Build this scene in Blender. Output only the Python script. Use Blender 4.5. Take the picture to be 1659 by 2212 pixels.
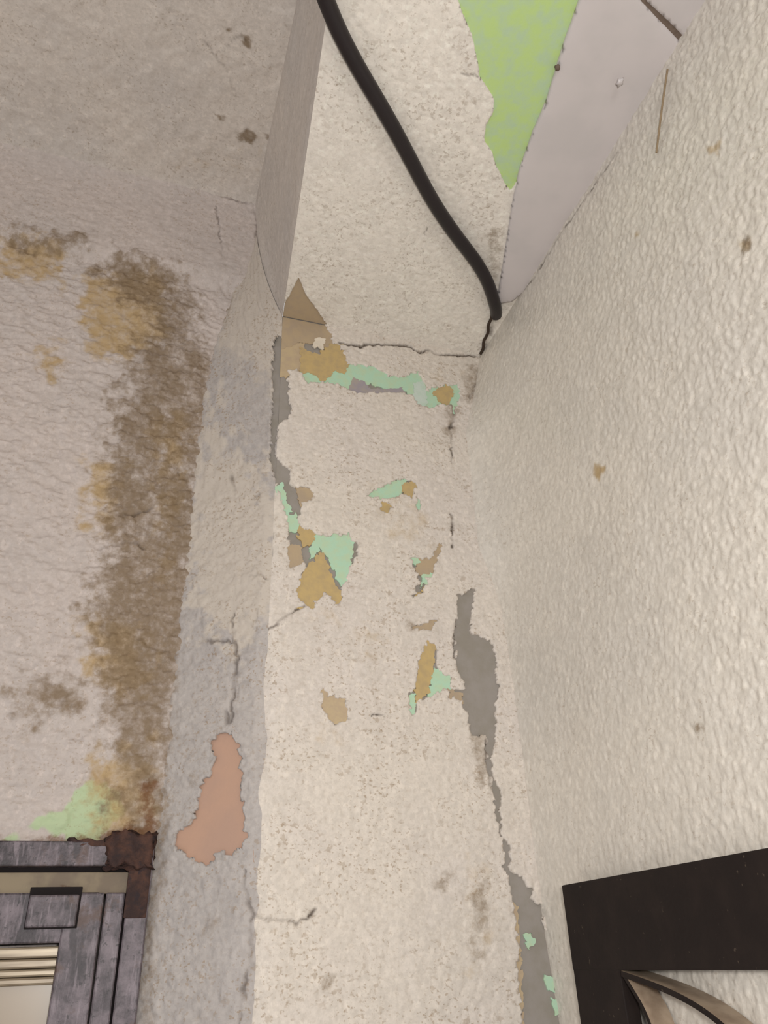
import bpy, bmesh, math
import numpy as np
from mathutils import Vector, Matrix
from mathutils.geometry import tessellate_polygon

for o in list(bpy.data.objects): bpy.data.objects.remove(o)
scn = bpy.context.scene
COL = scn.collection

# ------------------------------------------------------------------ camera
FPX, CX, CY = 1660.0, 829.5, 1106.0
HEAD, PITCH, ROLL = map(math.radians, (19.0, 30.2, -2.2))
CAMZ = 1.95
_F = np.array([math.sin(HEAD)*math.cos(PITCH), math.cos(HEAD)*math.cos(PITCH), math.sin(PITCH)])
_R0 = np.array([math.cos(HEAD), -math.sin(HEAD), 0.0]); _U0 = np.cross(_R0, _F)
_R = _R0*math.cos(ROLL) + _U0*math.sin(ROLL); _U = -_R0*math.sin(ROLL) + _U0*math.cos(ROLL)
cam = bpy.data.cameras.new('camera'); camo = bpy.data.objects.new('camera', cam); COL.objects.link(camo)
cam.sensor_fit = 'HORIZONTAL'; cam.sensor_width = 36.0; cam.lens = FPX/1659.0*36.0
cam.clip_start = 0.01
M = Matrix.Identity(4)
for i in range(3):
    M[i][0] = _R[i]; M[i][1] = _U[i]; M[i][2] = -_F[i]
M[2][3] = CAMZ
camo.matrix_world = M
scn.camera = camo

# ------------------------------------------------------------------ world, lamps, exposure
w = bpy.data.worlds.new('world'); scn.world = w; w.use_nodes = True
bg = w.node_tree.nodes['Background']
bg.inputs[0].default_value = (1.0, 0.99, 0.99, 1); bg.inputs[1].default_value = 0.56

def lamp(name, loc, energy, radius, col):
    l = bpy.data.lights.new(name, 'POINT'); l.energy = energy; l.shadow_soft_size = radius; l.color = col
    o = bpy.data.objects.new(name, l); o.location = loc; COL.objects.link(o); return o
lamp('room_bulb', (-0.10, -0.85, CAMZ+0.10), 8.0, 0.12, (1.0, 0.98, 0.95))
lamp('phone_torch', (0.03, -0.02, CAMZ+0.02), 5.5, 0.02, (1.0, 0.99, 0.97))

vs = scn.view_settings
vs.view_transform = 'Standard'; vs.look = 'None'; vs.gamma = 1.0; vs.use_curve_mapping = False
vs.exposure = 0.42

# ------------------------------------------------------------------ the place, in metres relative to the lens
YC = 0.625                 # face of the pier
XL, XR = 0.105, 0.346      # pier's left edge, plane of the right wall
ZT, ZU = 0.6195, 0.8465    # lower soffit, upper ceiling
XB, YB = 0.030, 0.685      # back corner of the reveal, plane of the left wall
FLOOR = -CAMZ

def ray(p): return _F*FPX + _R*(p[0]-CX) + _U*(CY-p[1])
def hit(p, ax, val):
    d = ray(p); return d*(val/d[ax])

def lin(c):
    return tuple(((x/255.0)/12.92 if x/255.0 <= .04045 else ((x/255.0+.055)/1.055)**2.4) for x in c)

# ------------------------------------------------------------------ noise
def _hash(ix, iy, seed):
    h = (ix.astype(np.int64)*374761393 + iy.astype(np.int64)*668265263 + seed*1442695041) & 0xffffffff
    h = ((h ^ (h >> 13))*1274126177) & 0xffffffff
    h = h ^ (h >> 16)
    return (h & 0xffffff)/float(0xffffff)
def vnoise(x, y, seed=0):
    ix = np.floor(x); iy = np.floor(y); fx = x-ix; fy = y-iy
    ix = ix.astype(np.int64); iy = iy.astype(np.int64)
    sx = fx*fx*fx*(fx*(fx*6-15)+10); sy = fy*fy*fy*(fy*(fy*6-15)+10)
    a = _hash(ix, iy, seed); b = _hash(ix+1, iy, seed); c = _hash(ix, iy+1, seed); d = _hash(ix+1, iy+1, seed)
    return (a+(b-a)*sx)*(1-sy) + (c+(d-c)*sx)*sy
def fbm(x, y, seed=0, octs=3):
    s = 0; a = 1; t = 0
    for k in range(octs):
        s = s + a*vnoise(x*(2**k)+k*17.3, y*(2**k)-k*9.1, seed+k*101); t += a; a *= .5
    return s/t
def sstep(a, b, x):
    t = np.clip((x-a)/(b-a), 0, 1); return t*t*(3-2*t)

# ------------------------------------------------------------------ outlines
def ragged(poly, amp, seed, step):
    """closed outline resampled finely and made ragged, as chipped paint is"""
    P = np.array(poly, float); out = []
    n = len(P); acc = 0
    for i in range(n):
        a, b = P[i], P[(i+1) % n]; L = np.hypot(*(b-a)); k = max(1, int(L/step))
        t = np.linspace(0, 1, k, endpoint=False)[:, None]
        out.append(a+(b-a)*t)
    Q = np.vstack(out)
    nx = fbm(Q[:, 0]/(step*3.2), Q[:, 1]/(step*3.2), seed, 3)-.5
    ny = fbm(Q[:, 0]/(step*3.2)+71, Q[:, 1]/(step*3.2)+33, seed+5, 3)-.5
    return Q + np.stack([nx, ny], 1)*2*amp
def poly_sd(U, V, poly):
    """signed distance (negative inside) and the nearest point on the outline"""
    P = np.array(poly); best = np.full(U.shape, 1e9); bx = np.zeros_like(U); by = np.zeros_like(U)
    ins = np.zeros(U.shape, bool); n = len(P)
    for i in range(n):
        ax, ay = P[i]; cx, cy = P[(i+1) % n]
        dx, dy = cx-ax, cy-ay; L2 = dx*dx+dy*dy+1e-18
        t = np.clip(((U-ax)*dx+(V-ay)*dy)/L2, 0, 1)
        qx = ax+t*dx; qy = ay+t*dy; d = np.hypot(U-qx, V-qy)
        m = d < best; best[m] = d[m]; bx[m] = qx[m]; by[m] = qy[m]
        if ay != cy:
            cr = ((ay > V) != (cy > V)) & (U < (cx-ax)*(V-ay)/(cy-ay)+ax)
            ins ^= cr
    return np.where(ins, -best, best), bx, by
def line_d(U, V, pts):
    best = np.full(U.shape, 1e9)
    for (ax, ay), (cx, cy) in zip(pts[:-1], pts[1:]):
        dx, dy = cx-ax, cy-ay; L2 = dx*dx+dy*dy+1e-18
        t = np.clip(((U-ax)*dx+(V-ay)*dy)/L2, 0, 1)
        best = np.minimum(best, np.hypot(U-ax-t*dx, V-ay-t*dy))
    return best

# ------------------------------------------------------------------ scene helpers
def link(name, me, mat=None, parent=None):
    o = bpy.data.objects.new(name, me); COL.objects.link(o)
    if mat: me.materials.append(mat)
    if parent: o.parent = parent
    return o
def tag(o, label=None, cat=None, group=None, kind=None):
    for k, v in (('label', label), ('category', cat), ('group', group), ('kind', kind)):
        if v: o[k] = v
    return o

# ------------------------------------------------------------------ materials
class NB:
    def __init__(s, name):
        s.m = bpy.data.materials.new(name); s.m.use_nodes = True; s.t = s.m.node_tree
        s.b = s.t.nodes['Principled BSDF']; s.co = s.t.nodes.new('ShaderNodeTexCoord').outputs['Object']
    def n(s, k): return s.t.nodes.new(k)
    def set(s, sock, v):
        if hasattr(v, 'is_linked'): s.t.links.new(v, sock)
        else: sock.default_value = v
    def noise(s, scale, detail=3, rough=.55, stretch=None, dist=0):
        x = s.n('ShaderNodeTexNoise'); x.inputs['Scale'].default_value = scale; x.inputs['Detail'].default_value = detail
        x.inputs['Roughness'].default_value = rough; x.inputs['Distortion'].default_value = dist
        co = s.co
        if stretch:
            mp = s.n('ShaderNodeMapping'); mp.inputs['Scale'].default_value = stretch; s.t.links.new(co, mp.inputs[0]); co = mp.outputs[0]
        s.t.links.new(co, x.inputs['Vector']); return x.outputs['Fac']
    def ramp(s, v, a, b, lo=0, hi=1):
        x = s.n('ShaderNodeMapRange'); x.interpolation_type = 'SMOOTHSTEP'
        s.set(x.inputs[0], v)
        for i, q in zip((1, 2, 3, 4), (a, b, lo, hi)): x.inputs[i].default_value = q
        return x.outputs[0]
    def math(s, op, a, b=0.0):
        x = s.n('ShaderNodeMath'); x.operation = op; s.set(x.inputs[0], a); s.set(x.inputs[1], b); return x.outputs[0]
    def mix(s, f, a, b):
        x = s.n('ShaderNodeMix'); x.data_type = 'RGBA'
        s.set(x.inputs[0], f)
        for sock, c in ((x.inputs[6], a), (x.inputs[7], b)):
            s.set(sock, c if hasattr(c, 'is_linked') else (*c, 1))
        return x.outputs[2]
    def attr(s, name):
        x = s.n('ShaderNodeAttribute'); x.attribute_name = name; return x.outputs['Fac']
    def bump(s, h, strength, dist):
        x = s.n('ShaderNodeBump'); x.inputs['Strength'].default_value = strength; x.inputs['Distance'].default_value = dist
        s.t.links.new(h, x.inputs['Height'])
        s.t.links.new(x.outputs[0], s.b.inputs['Normal'])
    def done(s, col, rough=.8, spec=.3, metal=0):
        s.set(s.b.inputs['Base Color'], col if hasattr(col, 'is_linked') else (*col, 1))
        s.set(s.b.inputs['Roughness'], rough); s.b.inputs['Specular IOR Level'].default_value = spec
        s.b.inputs['Metallic'].default_value = metal
        return s.m

def wall_material(name, a, b, speck=(142, 120, 94), speck_amt=.5, speck_t=.595, rough=.75, spec=.3, fine=.25):
    k = NB(name)
    a, b = ((q[0], q[1]+3, q[2]+9) for q in (a, b))
    c = k.mix(k.ramp(k.noise(9, 4), .35, .68), lin(a), lin(b))
    c = k.mix(k.ramp(k.noise(60, 3), .4, .75, 0, .35), c, lin(tuple(x*.90 for x in a)))
    c = k.mix(k.ramp(k.noise(210, 4, .7), .40, .62, 0, .38), c, lin(tuple(x*.86 for x in a)))
    c = k.mix(k.ramp(k.noise(170, 4, .7, (1, 1, .7)), .52, .68, 0, .45), c, lin(tuple(min(240, x*1.08) for x in a)))
    # ochre stain, brown grime, mint underpaint, rust: laid where the wall carries them
    dn = k.noise(150, 5, .7); dn2 = k.noise(75, 5, .7)
    def lay(c, name, col, nz, lo=.1, hi=1.0, amt=1.0):
        f = k.math('ADD', k.attr(name), k.math('MULTIPLY', k.math('SUBTRACT', nz, .5), 1.6))
        f = k.math('MULTIPLY', k.ramp(f, lo, hi, 0, amt), k.ramp(k.attr(name), .0, .12))
        return k.mix(f, c, lin(col))
    c = lay(c, 'pale', (193, 182, 169), dn2, .2, .9, .8)
    c = lay(c, 'mint', (172, 188, 150), dn2, .2, .8, .95)
    c = lay(c, 'ochre', (168, 140, 92), dn2, .15, 1.15, .85)
    c = lay(c, 'grime', (122, 103, 80), dn, .1, 1.15, .9)
    c = lay(c, 'rust', (110, 74, 46), dn, .2, 1.0, .85)
    for sc_, th_, am_ in ((330, speck_t, speck_amt), (150, speck_t+.03, speck_amt*.75)):
        sp = k.ramp(k.noise(sc_, 3, .55, (1, 1, 1.25)), th_-.02, th_+.07)
        sp = k.math('MULTIPLY', sp, k.ramp(k.noise(26, 3), .40, .60, .25*am_, am_))
        c = k.mix(sp, c, lin(speck))
    c = k.mix(k.attr('crack'), c, lin((66, 52, 40)))
    k.bump(k.noise(700, 3, .6), fine, .0006)
    return k.done(c, rough, spec)

MAT = {}
MAT['pier'] = wall_material('pier_plaster', (209, 196, 178), (206, 193, 178), speck_amt=.55, speck_t=.585)
MAT['right'] = wall_material('stucco_paint', (213, 202, 184), (207, 197, 181), speck_amt=.35, speck_t=.62, rough=.36, spec=.5)
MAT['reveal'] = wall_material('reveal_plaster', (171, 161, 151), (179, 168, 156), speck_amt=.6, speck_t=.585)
MAT['left'] = wall_material('left_plaster', (193, 178, 165), (185, 172, 160), speck_amt=.4, speck_t=.600)
MAT['upper'] = wall_material('upper_plaster', (206, 193, 177), (197, 186, 173), speck=(132, 112, 88), speck_amt=.4, speck_t=.600)
MAT['soffit'] = wall_material('soffit_plaster', (228, 217, 200), (223, 212, 196), speck=(136, 116, 94), speck_amt=.42, speck_t=.585)

def layer_material(name, c, d=None, sc=60, rough=.7):
    k = NB(name); d = d or tuple(x*.9 for x in c)
    col = k.mix(k.ramp(k.noise(sc, 4, .6), .35, .7), lin(c), lin(d))
    k.bump(k.noise(400, 3), .2, .0006)
    return k.done(col, rough, .3)
MAT['grey'] = layer_material('grey_render', (145, 138, 131), (137, 130, 120))
MAT['mint'] = layer_material('mint_paint', (168, 200, 174), (176, 196, 164), 120)
MAT['ochre'] = layer_material('ochre_paint', (184, 159, 110), (172, 150, 110), 120)
MAT['brown'] = layer_material('brown_paint', (172, 152, 124), (164, 146, 124), 90)
MAT['tan'] = layer_material('tan_paint', (182, 162, 130), (172, 152, 128), 100)
MAT['violet'] = layer_material('violet_grey_render', (150, 142, 146), (160, 150, 140), 100)
MAT['paleblue'] = layer_material('pale_paint', (190, 200, 190), (178, 196, 178), 100)
MAT['pink'] = layer_material('terracotta_render', (181, 146, 125), (174, 142, 124), 30)
MAT['green'] = layer_material('lime_green_paint', (180, 204, 132), (174, 196, 162), 70)
MAT['chip'] = layer_material('chip_paint', (216, 204, 186))

# ------------------------------------------------------------------ surfaces built from a fine grid, chipped holes cut out
def grid_mesh(name, base, nrm, u0, u1, v0, v1, du, dv, disp, holes, keep_inside=False, rim=.0028, attrs=None, mat=None, parent=None):
    nu = int(round((u1-u0)/du))+1; nv = int(round((v1-v0)/dv))+1
    u = np.linspace(u0, u1, nu); v = np.linspace(v0, v1, nv)
    U, V = np.meshgrid(u, v); sh = U.shape
    cell = max((u1-u0)/(nu-1), (v1-v0)/(nv-1))
    touched = np.zeros((nv-1, nu-1), bool)
    regs = []
    for poly in holes:
        P = np.array(poly); lo = P.min(0)-3*cell; hi = P.max(0)+3*cell
        i0, i1 = np.searchsorted(u, [lo[0], hi[0]]); j0, j1 = np.searchsorted(v, [lo[1], hi[1]])
        if i1-i0 < 2 or j1-j0 < 2: continue
        sl = (slice(j0, j1), slice(i0, i1))
        sd, bx, by = poly_sd(U[sl], V[sl], P)
        m = np.abs(sd) < .62*cell
        uu = U[sl]; vv = V[sl]
        inner = np.ones(sh, bool); inner[0, :] = inner[-1, :] = inner[:, 0] = inner[:, -1] = False
        m &= inner[sl]
        uu[m] = bx[m]; vv[m] = by[m]; U[sl] = uu; V[sl] = vv
        touched[j0:max(j0, j1-1), i0:max(i0, i1-1)] = True
        regs.append((P, lo, hi))
    if keep_inside: touched[:] = True
    idx = np.arange(nu*nv).reshape(sh)
    a = idx[:-1, :-1]; b = idx[:-1, 1:]; c = idx[1:, 1:]; d = idx[1:, :-1]
    quads = np.stack([a, b, c, d], -1)
    Q = quads[~touched]
    T = quads[touched]; T = np.vstack([T[:, [0, 1, 2]], T[:, [0, 2, 3]]]) if len(T) else np.zeros((0, 3), int)
    uf, vf = U.ravel(), V.ravel()
    if len(T):
        cu = uf[T].mean(1); cv = vf[T].mean(1); inside = np.zeros(len(T), bool)
        for P, lo, hi in regs:
            m = (cu > lo[0]) & (cu < hi[0]) & (cv > lo[1]) & (cv < hi[1])
            if m.any(): inside[m] |= poly_sd(cu[m], cv[m], P)[0] < 0
        T = T[inside] if keep_inside else T[~inside]
        gone = inside
    dd = disp(uf, vf) if disp else np.zeros_like(uf)
    co = base(uf, vf) + np.array(nrm)[None, :]*dd[:, None]
    faces_t = [T]; extra = []
    # rim of the chipped skin
    if len(T) and regs:
        E = np.vstack([T[:, [0, 1]], T[:, [1, 2]], T[:, [2, 0]]])
        key = np.sort(E, 1); code = key[:, 0]*(nu*nv)+key[:, 1]
        uq, inv, cnt = np.unique(code, return_inverse=True, return_counts=True)
        Eb = E[cnt[inv.ravel()] == 1]
        mid = (np.stack([uf, vf], 1)[Eb]).mean(1); near = np.zeros(len(Eb), bool)
        for P, lo, hi in regs:
            m = (mid[:, 0] > lo[0]) & (mid[:, 0] < hi[0]) & (mid[:, 1] > lo[1]) & (mid[:, 1] < hi[1])
            if m.any(): near[m] |= np.abs(poly_sd(mid[m, 0], mid[m, 1], P)[0]) < 1.2*cell
        Eb = Eb[near]
        if len(Eb):
            ids = np.unique(Eb); mp = {int(q): len(co)+i for i, q in enumerate(ids)}
            low = co[ids] - np.array(nrm)[None, :]*rim
            co = np.vstack([co, low])
            Ql = np.array([[q, p, mp[int(p)], mp[int(q)]] for p, q in Eb.tolist()])
            Q = np.vstack([Q, Ql])
            uf = np.concatenate([uf, uf[ids]]); vf = np.concatenate([vf, vf[ids]])
    me = bpy.data.meshes.new(name)
    nt, nq = len(T), len(Q)
    co = co + np.array([0, 0, CAMZ])
    # drop vertices nothing uses
    use = np.zeros(len(co), bool); use[T.ravel()] = True; use[Q.ravel()] = True
    rm = np.cumsum(use)-1; co = co[use]; T = rm[T]; Q = rm[Q]; uf = uf[use]; vf = vf[use]
    me.vertices.add(len(co)); me.vertices.foreach_set('co', co.astype(np.float32).ravel())
    me.loops.add(nt*3+nq*4); me.polygons.add(nt+nq)
    me.loops.foreach_set('vertex_index', np.concatenate([T.ravel(), Q.ravel()]).astype(np.int32))
    ls = np.concatenate([np.arange(nt)*3, nt*3+np.arange(nq)*4]).astype(np.int32)
    me.polygons.foreach_set('loop_start', ls)
    me.polygons.foreach_set('use_smooth', np.ones(nt+nq, bool))
    me.update(calc_edges=True); me.validate()
    for k in ('crack', 'grime', 'ochre', 'mint', 'rust', 'pale'):
        if attrs and k in attrs:
            at = me.attributes.new(k, 'FLOAT', 'POINT')
            at.data.foreach_set('value', np.clip(attrs[k](uf, vf), 0, 1).astype(np.float32))
    return link(name, me, mat, parent)

def plate(name, poly3, nrm, thick, mat, parent, label=None):
    """a remnant layer of paint or render: outline with real thickness"""
    P = [Vector(p)+Vector((0, 0, CAMZ)) for p in poly3]; n = len(P)
    tris = tessellate_polygon([P])
    back = [p-Vector(nrm)*thick for p in P]
    f = [tuple(t) for t in tris] + [(i, (i+1) % n, n+(i+1) % n, n+i) for i in range(n)]
    me = bpy.data.meshes.new(name); me.from_pydata(P+back, [], f); me.update()
    o = link(name, me, mat, parent)
    if label: o['label'] = label
    return o

class Surf:
    """a plane of the place: turns outlines traced on it into its own coordinates"""
    def __init__(s, O, eu, ev, n):
        s.O, s.eu, s.ev, s.n = (np.array(q, float) for q in (O, eu, ev, n))
    def uv(s, p):
        d = ray(p); t = (s.O@s.n)/(d@s.n); q = d*t-s.O
        return (q@s.eu, q@s.ev)
    def uvs(s, px): return [s.uv(p) for p in px]
    def base(s, u, v): return s.O[None, :]+u[:, None]*s.eu+v[:, None]*s.ev
    def mask(s, polys, blur, seed=1):
        """soft-edged mark on the wall"""
        pp = [np.array(s.uvs(p)) for p in polys]
        def f(u, v):
            r = np.zeros_like(u); nz = (fbm(u/.010, v/.010, seed, 5)-.5)*2.6*blur
            for P in pp:
                lo = P.min(0)-3*blur; hi = P.max(0)+3*blur
                m = (u > lo[0]) & (u < hi[0]) & (v > lo[1]) & (v < hi[1])
                if m.any(): r[m] = np.maximum(r[m], sstep(blur, -blur, poly_sd(u[m], v[m], P)[0]+nz[m]))
            return r
        return f
    def cracks(s, lines):
        L = [(s.uvs(p), wd) for p, wd in lines]
        def f(u, v):
            r = np.zeros_like(u)
            wob = .0026
            uu = u+(fbm(u/.005, v/.005, 61, 3)-.5)*2*wob; vv = v+(fbm(u/.005+40, v/.005, 62, 3)-.5)*2*wob
            br = .35+.65*sstep(.3, .6, vnoise(u/.011, v/.011, 63))
            for P, wd in L:
                A = np.array(P); lo = A.min(0)-.01; hi = A.max(0)+.01
                m = (u > lo[0]) & (u < hi[0]) & (v > lo[1]) & (v < hi[1])
                if m.any(): r[m] = np.maximum(r[m], np.exp(-(line_d(uu[m], vv[m], P)/wd)**2)*br[m])
            return r
        return f

def clip_rect(P, u0, u1, v0, v1):
    def cut(P, ax, val, sgn):
        out = []
        for i in range(len(P)):
            a, b = P[i], P[(i+1) % len(P)]
            ia, ib = sgn*(a[ax]-val) >= 0, sgn*(b[ax]-val) >= 0
            if ia: out.append(a)
            if ia != ib:
                t = (val-a[ax])/(b[ax]-a[ax]); out.append(a+(b-a)*t)
        return out
    P = [np.array(p) for p in P]
    for ax, val, sg in ((0, u0, 1), (0, u1, -1), (1, v0, 1), (1, v1, -1)):
        P = cut(P, ax, val, sg)
        if len(P) < 3: return []
    return P

sPier = Surf((0, YC, 0), (1, 0, 0), (0, 0, 1), (0, -1, 0))
sRight = Surf((XR, 0, 0), (0, -1, 0), (0, 0, 1), (-1, 0, 0))
sLeft = Surf((0, YB, 0), (1, 0, 0), (0, 0, 1), (0, -1, 0))
sSoff = Surf((0, 0, ZT), (1, 0, 0), (0, 1, 0), (0, 0, -1))
sUp = Surf((0, 0, ZU), (1, 0, 0), (0, 1, 0), (0, 0, -1))
_rl = math.hypot(XB-XL, YB-YC); _re = ((XB-XL)/_rl, (YB-YC)/_rl, 0)
_rn = np.cross((0, 0, 1), _re); _rn = _rn if _rn[0] < 0 else -_rn
sRev = Surf((XL, YC, 0), _re, (0, 0, 1), _rn)

_bis = np.array((0, -1, 0))+_rn; _bis /= np.linalg.norm(_bis)
def fillet(u, z):
    low = sstep(.27, .20, z); fade = sstep(ZT, ZT-.02, z)
    k = (.0016+.0020*low)*(1+.9*(fbm(z/.02, z*0, 201, 3)-.5)*2)
    w = (fbm(z/.03, z*0, 202, 3)-.5)*.009*low*np.clip(1-u/.02, 0, 1)**2
    r = -_bis[None, :]*(k*np.clip(1-u/(.009+.009*low), 0, 1)**2*fade)[:, None]
    r[:, 0] += w
    return r
def rg(s, px, seed, amp=.0036, step=.0010): return ragged(s.uvs(px), amp, seed, step)

# ------------------------------------------------------------------ traced outlines (photo pixels, put on the planes above)
H_TOP = [(645,598),(660,635),(682,665),(700,690),(716,722),(718,740),(735,745),(747,775),(752,787),(775,787),(800,790),(820,800),(845,812),(865,815),(890,805),(905,800),(912,820),(922,845),(935,838),(962,832),(985,828),(992,845),(988,880),(975,875),(950,875),(930,880),(905,878),(890,852),(868,850),(830,848),(800,848),(775,850),(760,845),(745,838),(725,828),(700,825),(665,828),(655,815),(640,798),(622,800),(590,800),(590,690),(625,640)]
H_EDGE = [(640,690),(622,715),(602,735),(588,760),(587,850),(585,930),(583,1000),(590,1030),(600,1045),(607,1075),(615,1100),(622,1130),(625,1160),(622,1200),(628,1230),(640,1222),(655,1215),(660,1225),(648,1250),(642,1275),(650,1300),(665,1310),(680,1318),(682,1300),(695,1282),(712,1290),(725,1302),(735,1305),(742,1290),(740,1262),(748,1258),(757,1263),(750,1250),(755,1235),(760,1215),(772,1200),(772,1175),(760,1168),(752,1150),(735,1155),(700,1157),(680,1152),(655,1140),(643,1120),(648,1110),(650,1095),(665,1085),(680,1068),(665,1055),(640,1052),(625,1045),(632,1030),(620,1010),(605,995),(592,980),(598,950),(600,915),(615,910),(628,895),(625,850),(622,800),(630,740)]
H_MID = [(792,1075),(815,1055),(835,1045),(850,1040),(875,1035),(895,1042),(900,1055),(890,1075),(875,1072),(860,1070),(848,1075),(830,1078),(812,1075)]
H_DOT = [(825,1082),(838,1085),(845,1095),(835,1107),(823,1100)]
H_BIT = [(900,1072),(907,1080),(909,1100),(901,1104),(898,1088)]
H_BIRD = [(885,1200),(898,1205),(905,1208),(925,1205),(938,1195),(945,1178),(958,1170),(952,1190),(945,1205),(938,1220),(935,1245),(920,1250),(925,1262),(910,1280),(892,1292),(890,1285),(905,1258),(900,1235),(890,1215)]
H_LEAF = [(925,1380),(938,1395),(945,1440),(955,1455),(970,1460),(972,1490),(955,1492),(935,1500),(915,1512),(900,1520),(892,1550),(886,1530),(882,1505),(895,1490),(902,1450),(910,1410)]
H_DROP = [(695,1482),(705,1502),(725,1505),(745,1515),(752,1535),(745,1552),(715,1562),(705,1545),(697,1515)]
H_BAR = [(888,1355),(905,1350),(930,1340),(942,1335),(935,1362),(905,1362)]
H_GREY = [(990,1280),(1000,1285),(1020,1268),(1027,1270),(1022,1310),(1015,1340),(1020,1368),(1045,1375),(1060,1385),(1072,1410),(1073,1450),(1078,1490),(1070,1530),(1072,1570),(1068,1615),(1060,1640),(1065,1670),(1078,1700),(1082,1745),(1085,1800),(1100,1830),(1105,1880),(1130,1900),(1150,1920),(1152,1950),(1172,1960),(1175,2010),(1195,2030),(1198,2055),(1225,2055),(1228,2110),(1225,2160),(1235,2240),(1128,2240),(1122,2150),(1115,2050),(1110,1960),(1100,1900),(1088,1870),(1085,1830),(1075,1780),(1062,1700),(1050,1650),(1048,1590),(1015,1585),(1010,1540),(995,1510),(970,1505),(972,1490),(1000,1490),(1000,1470),(985,1440),(985,1350)]
H_PINK = [(458,1600),(470,1588),(485,1585),(500,1582),(512,1600),(520,1630),(518,1650),(525,1680),(520,1710),(530,1735),(527,1790),(535,1810),(525,1835),(500,1845),(480,1840),(465,1850),(450,1868),(420,1865),(395,1840),(378,1830),(385,1800),(400,1785),(420,1765),(430,1740),(432,1710),(440,1685),(455,1670),(462,1645),(455,1620)]
H_GREEN = [(985,-10),(1000,30),(1020,75),(1025,100),(1035,150),(1035,165),(1050,185),(1068,215),(1065,240),(1050,270),(1045,300),(1062,330),(1075,365),(1090,395),(1102,412),(1112,400),(1150,340),(1215,200),(1300,0),(1330,-100),(1250,-150),(1190,-120),(1130,-165),(1070,-140),(1010,-170),(975,-120),(990,-60)]

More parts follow.
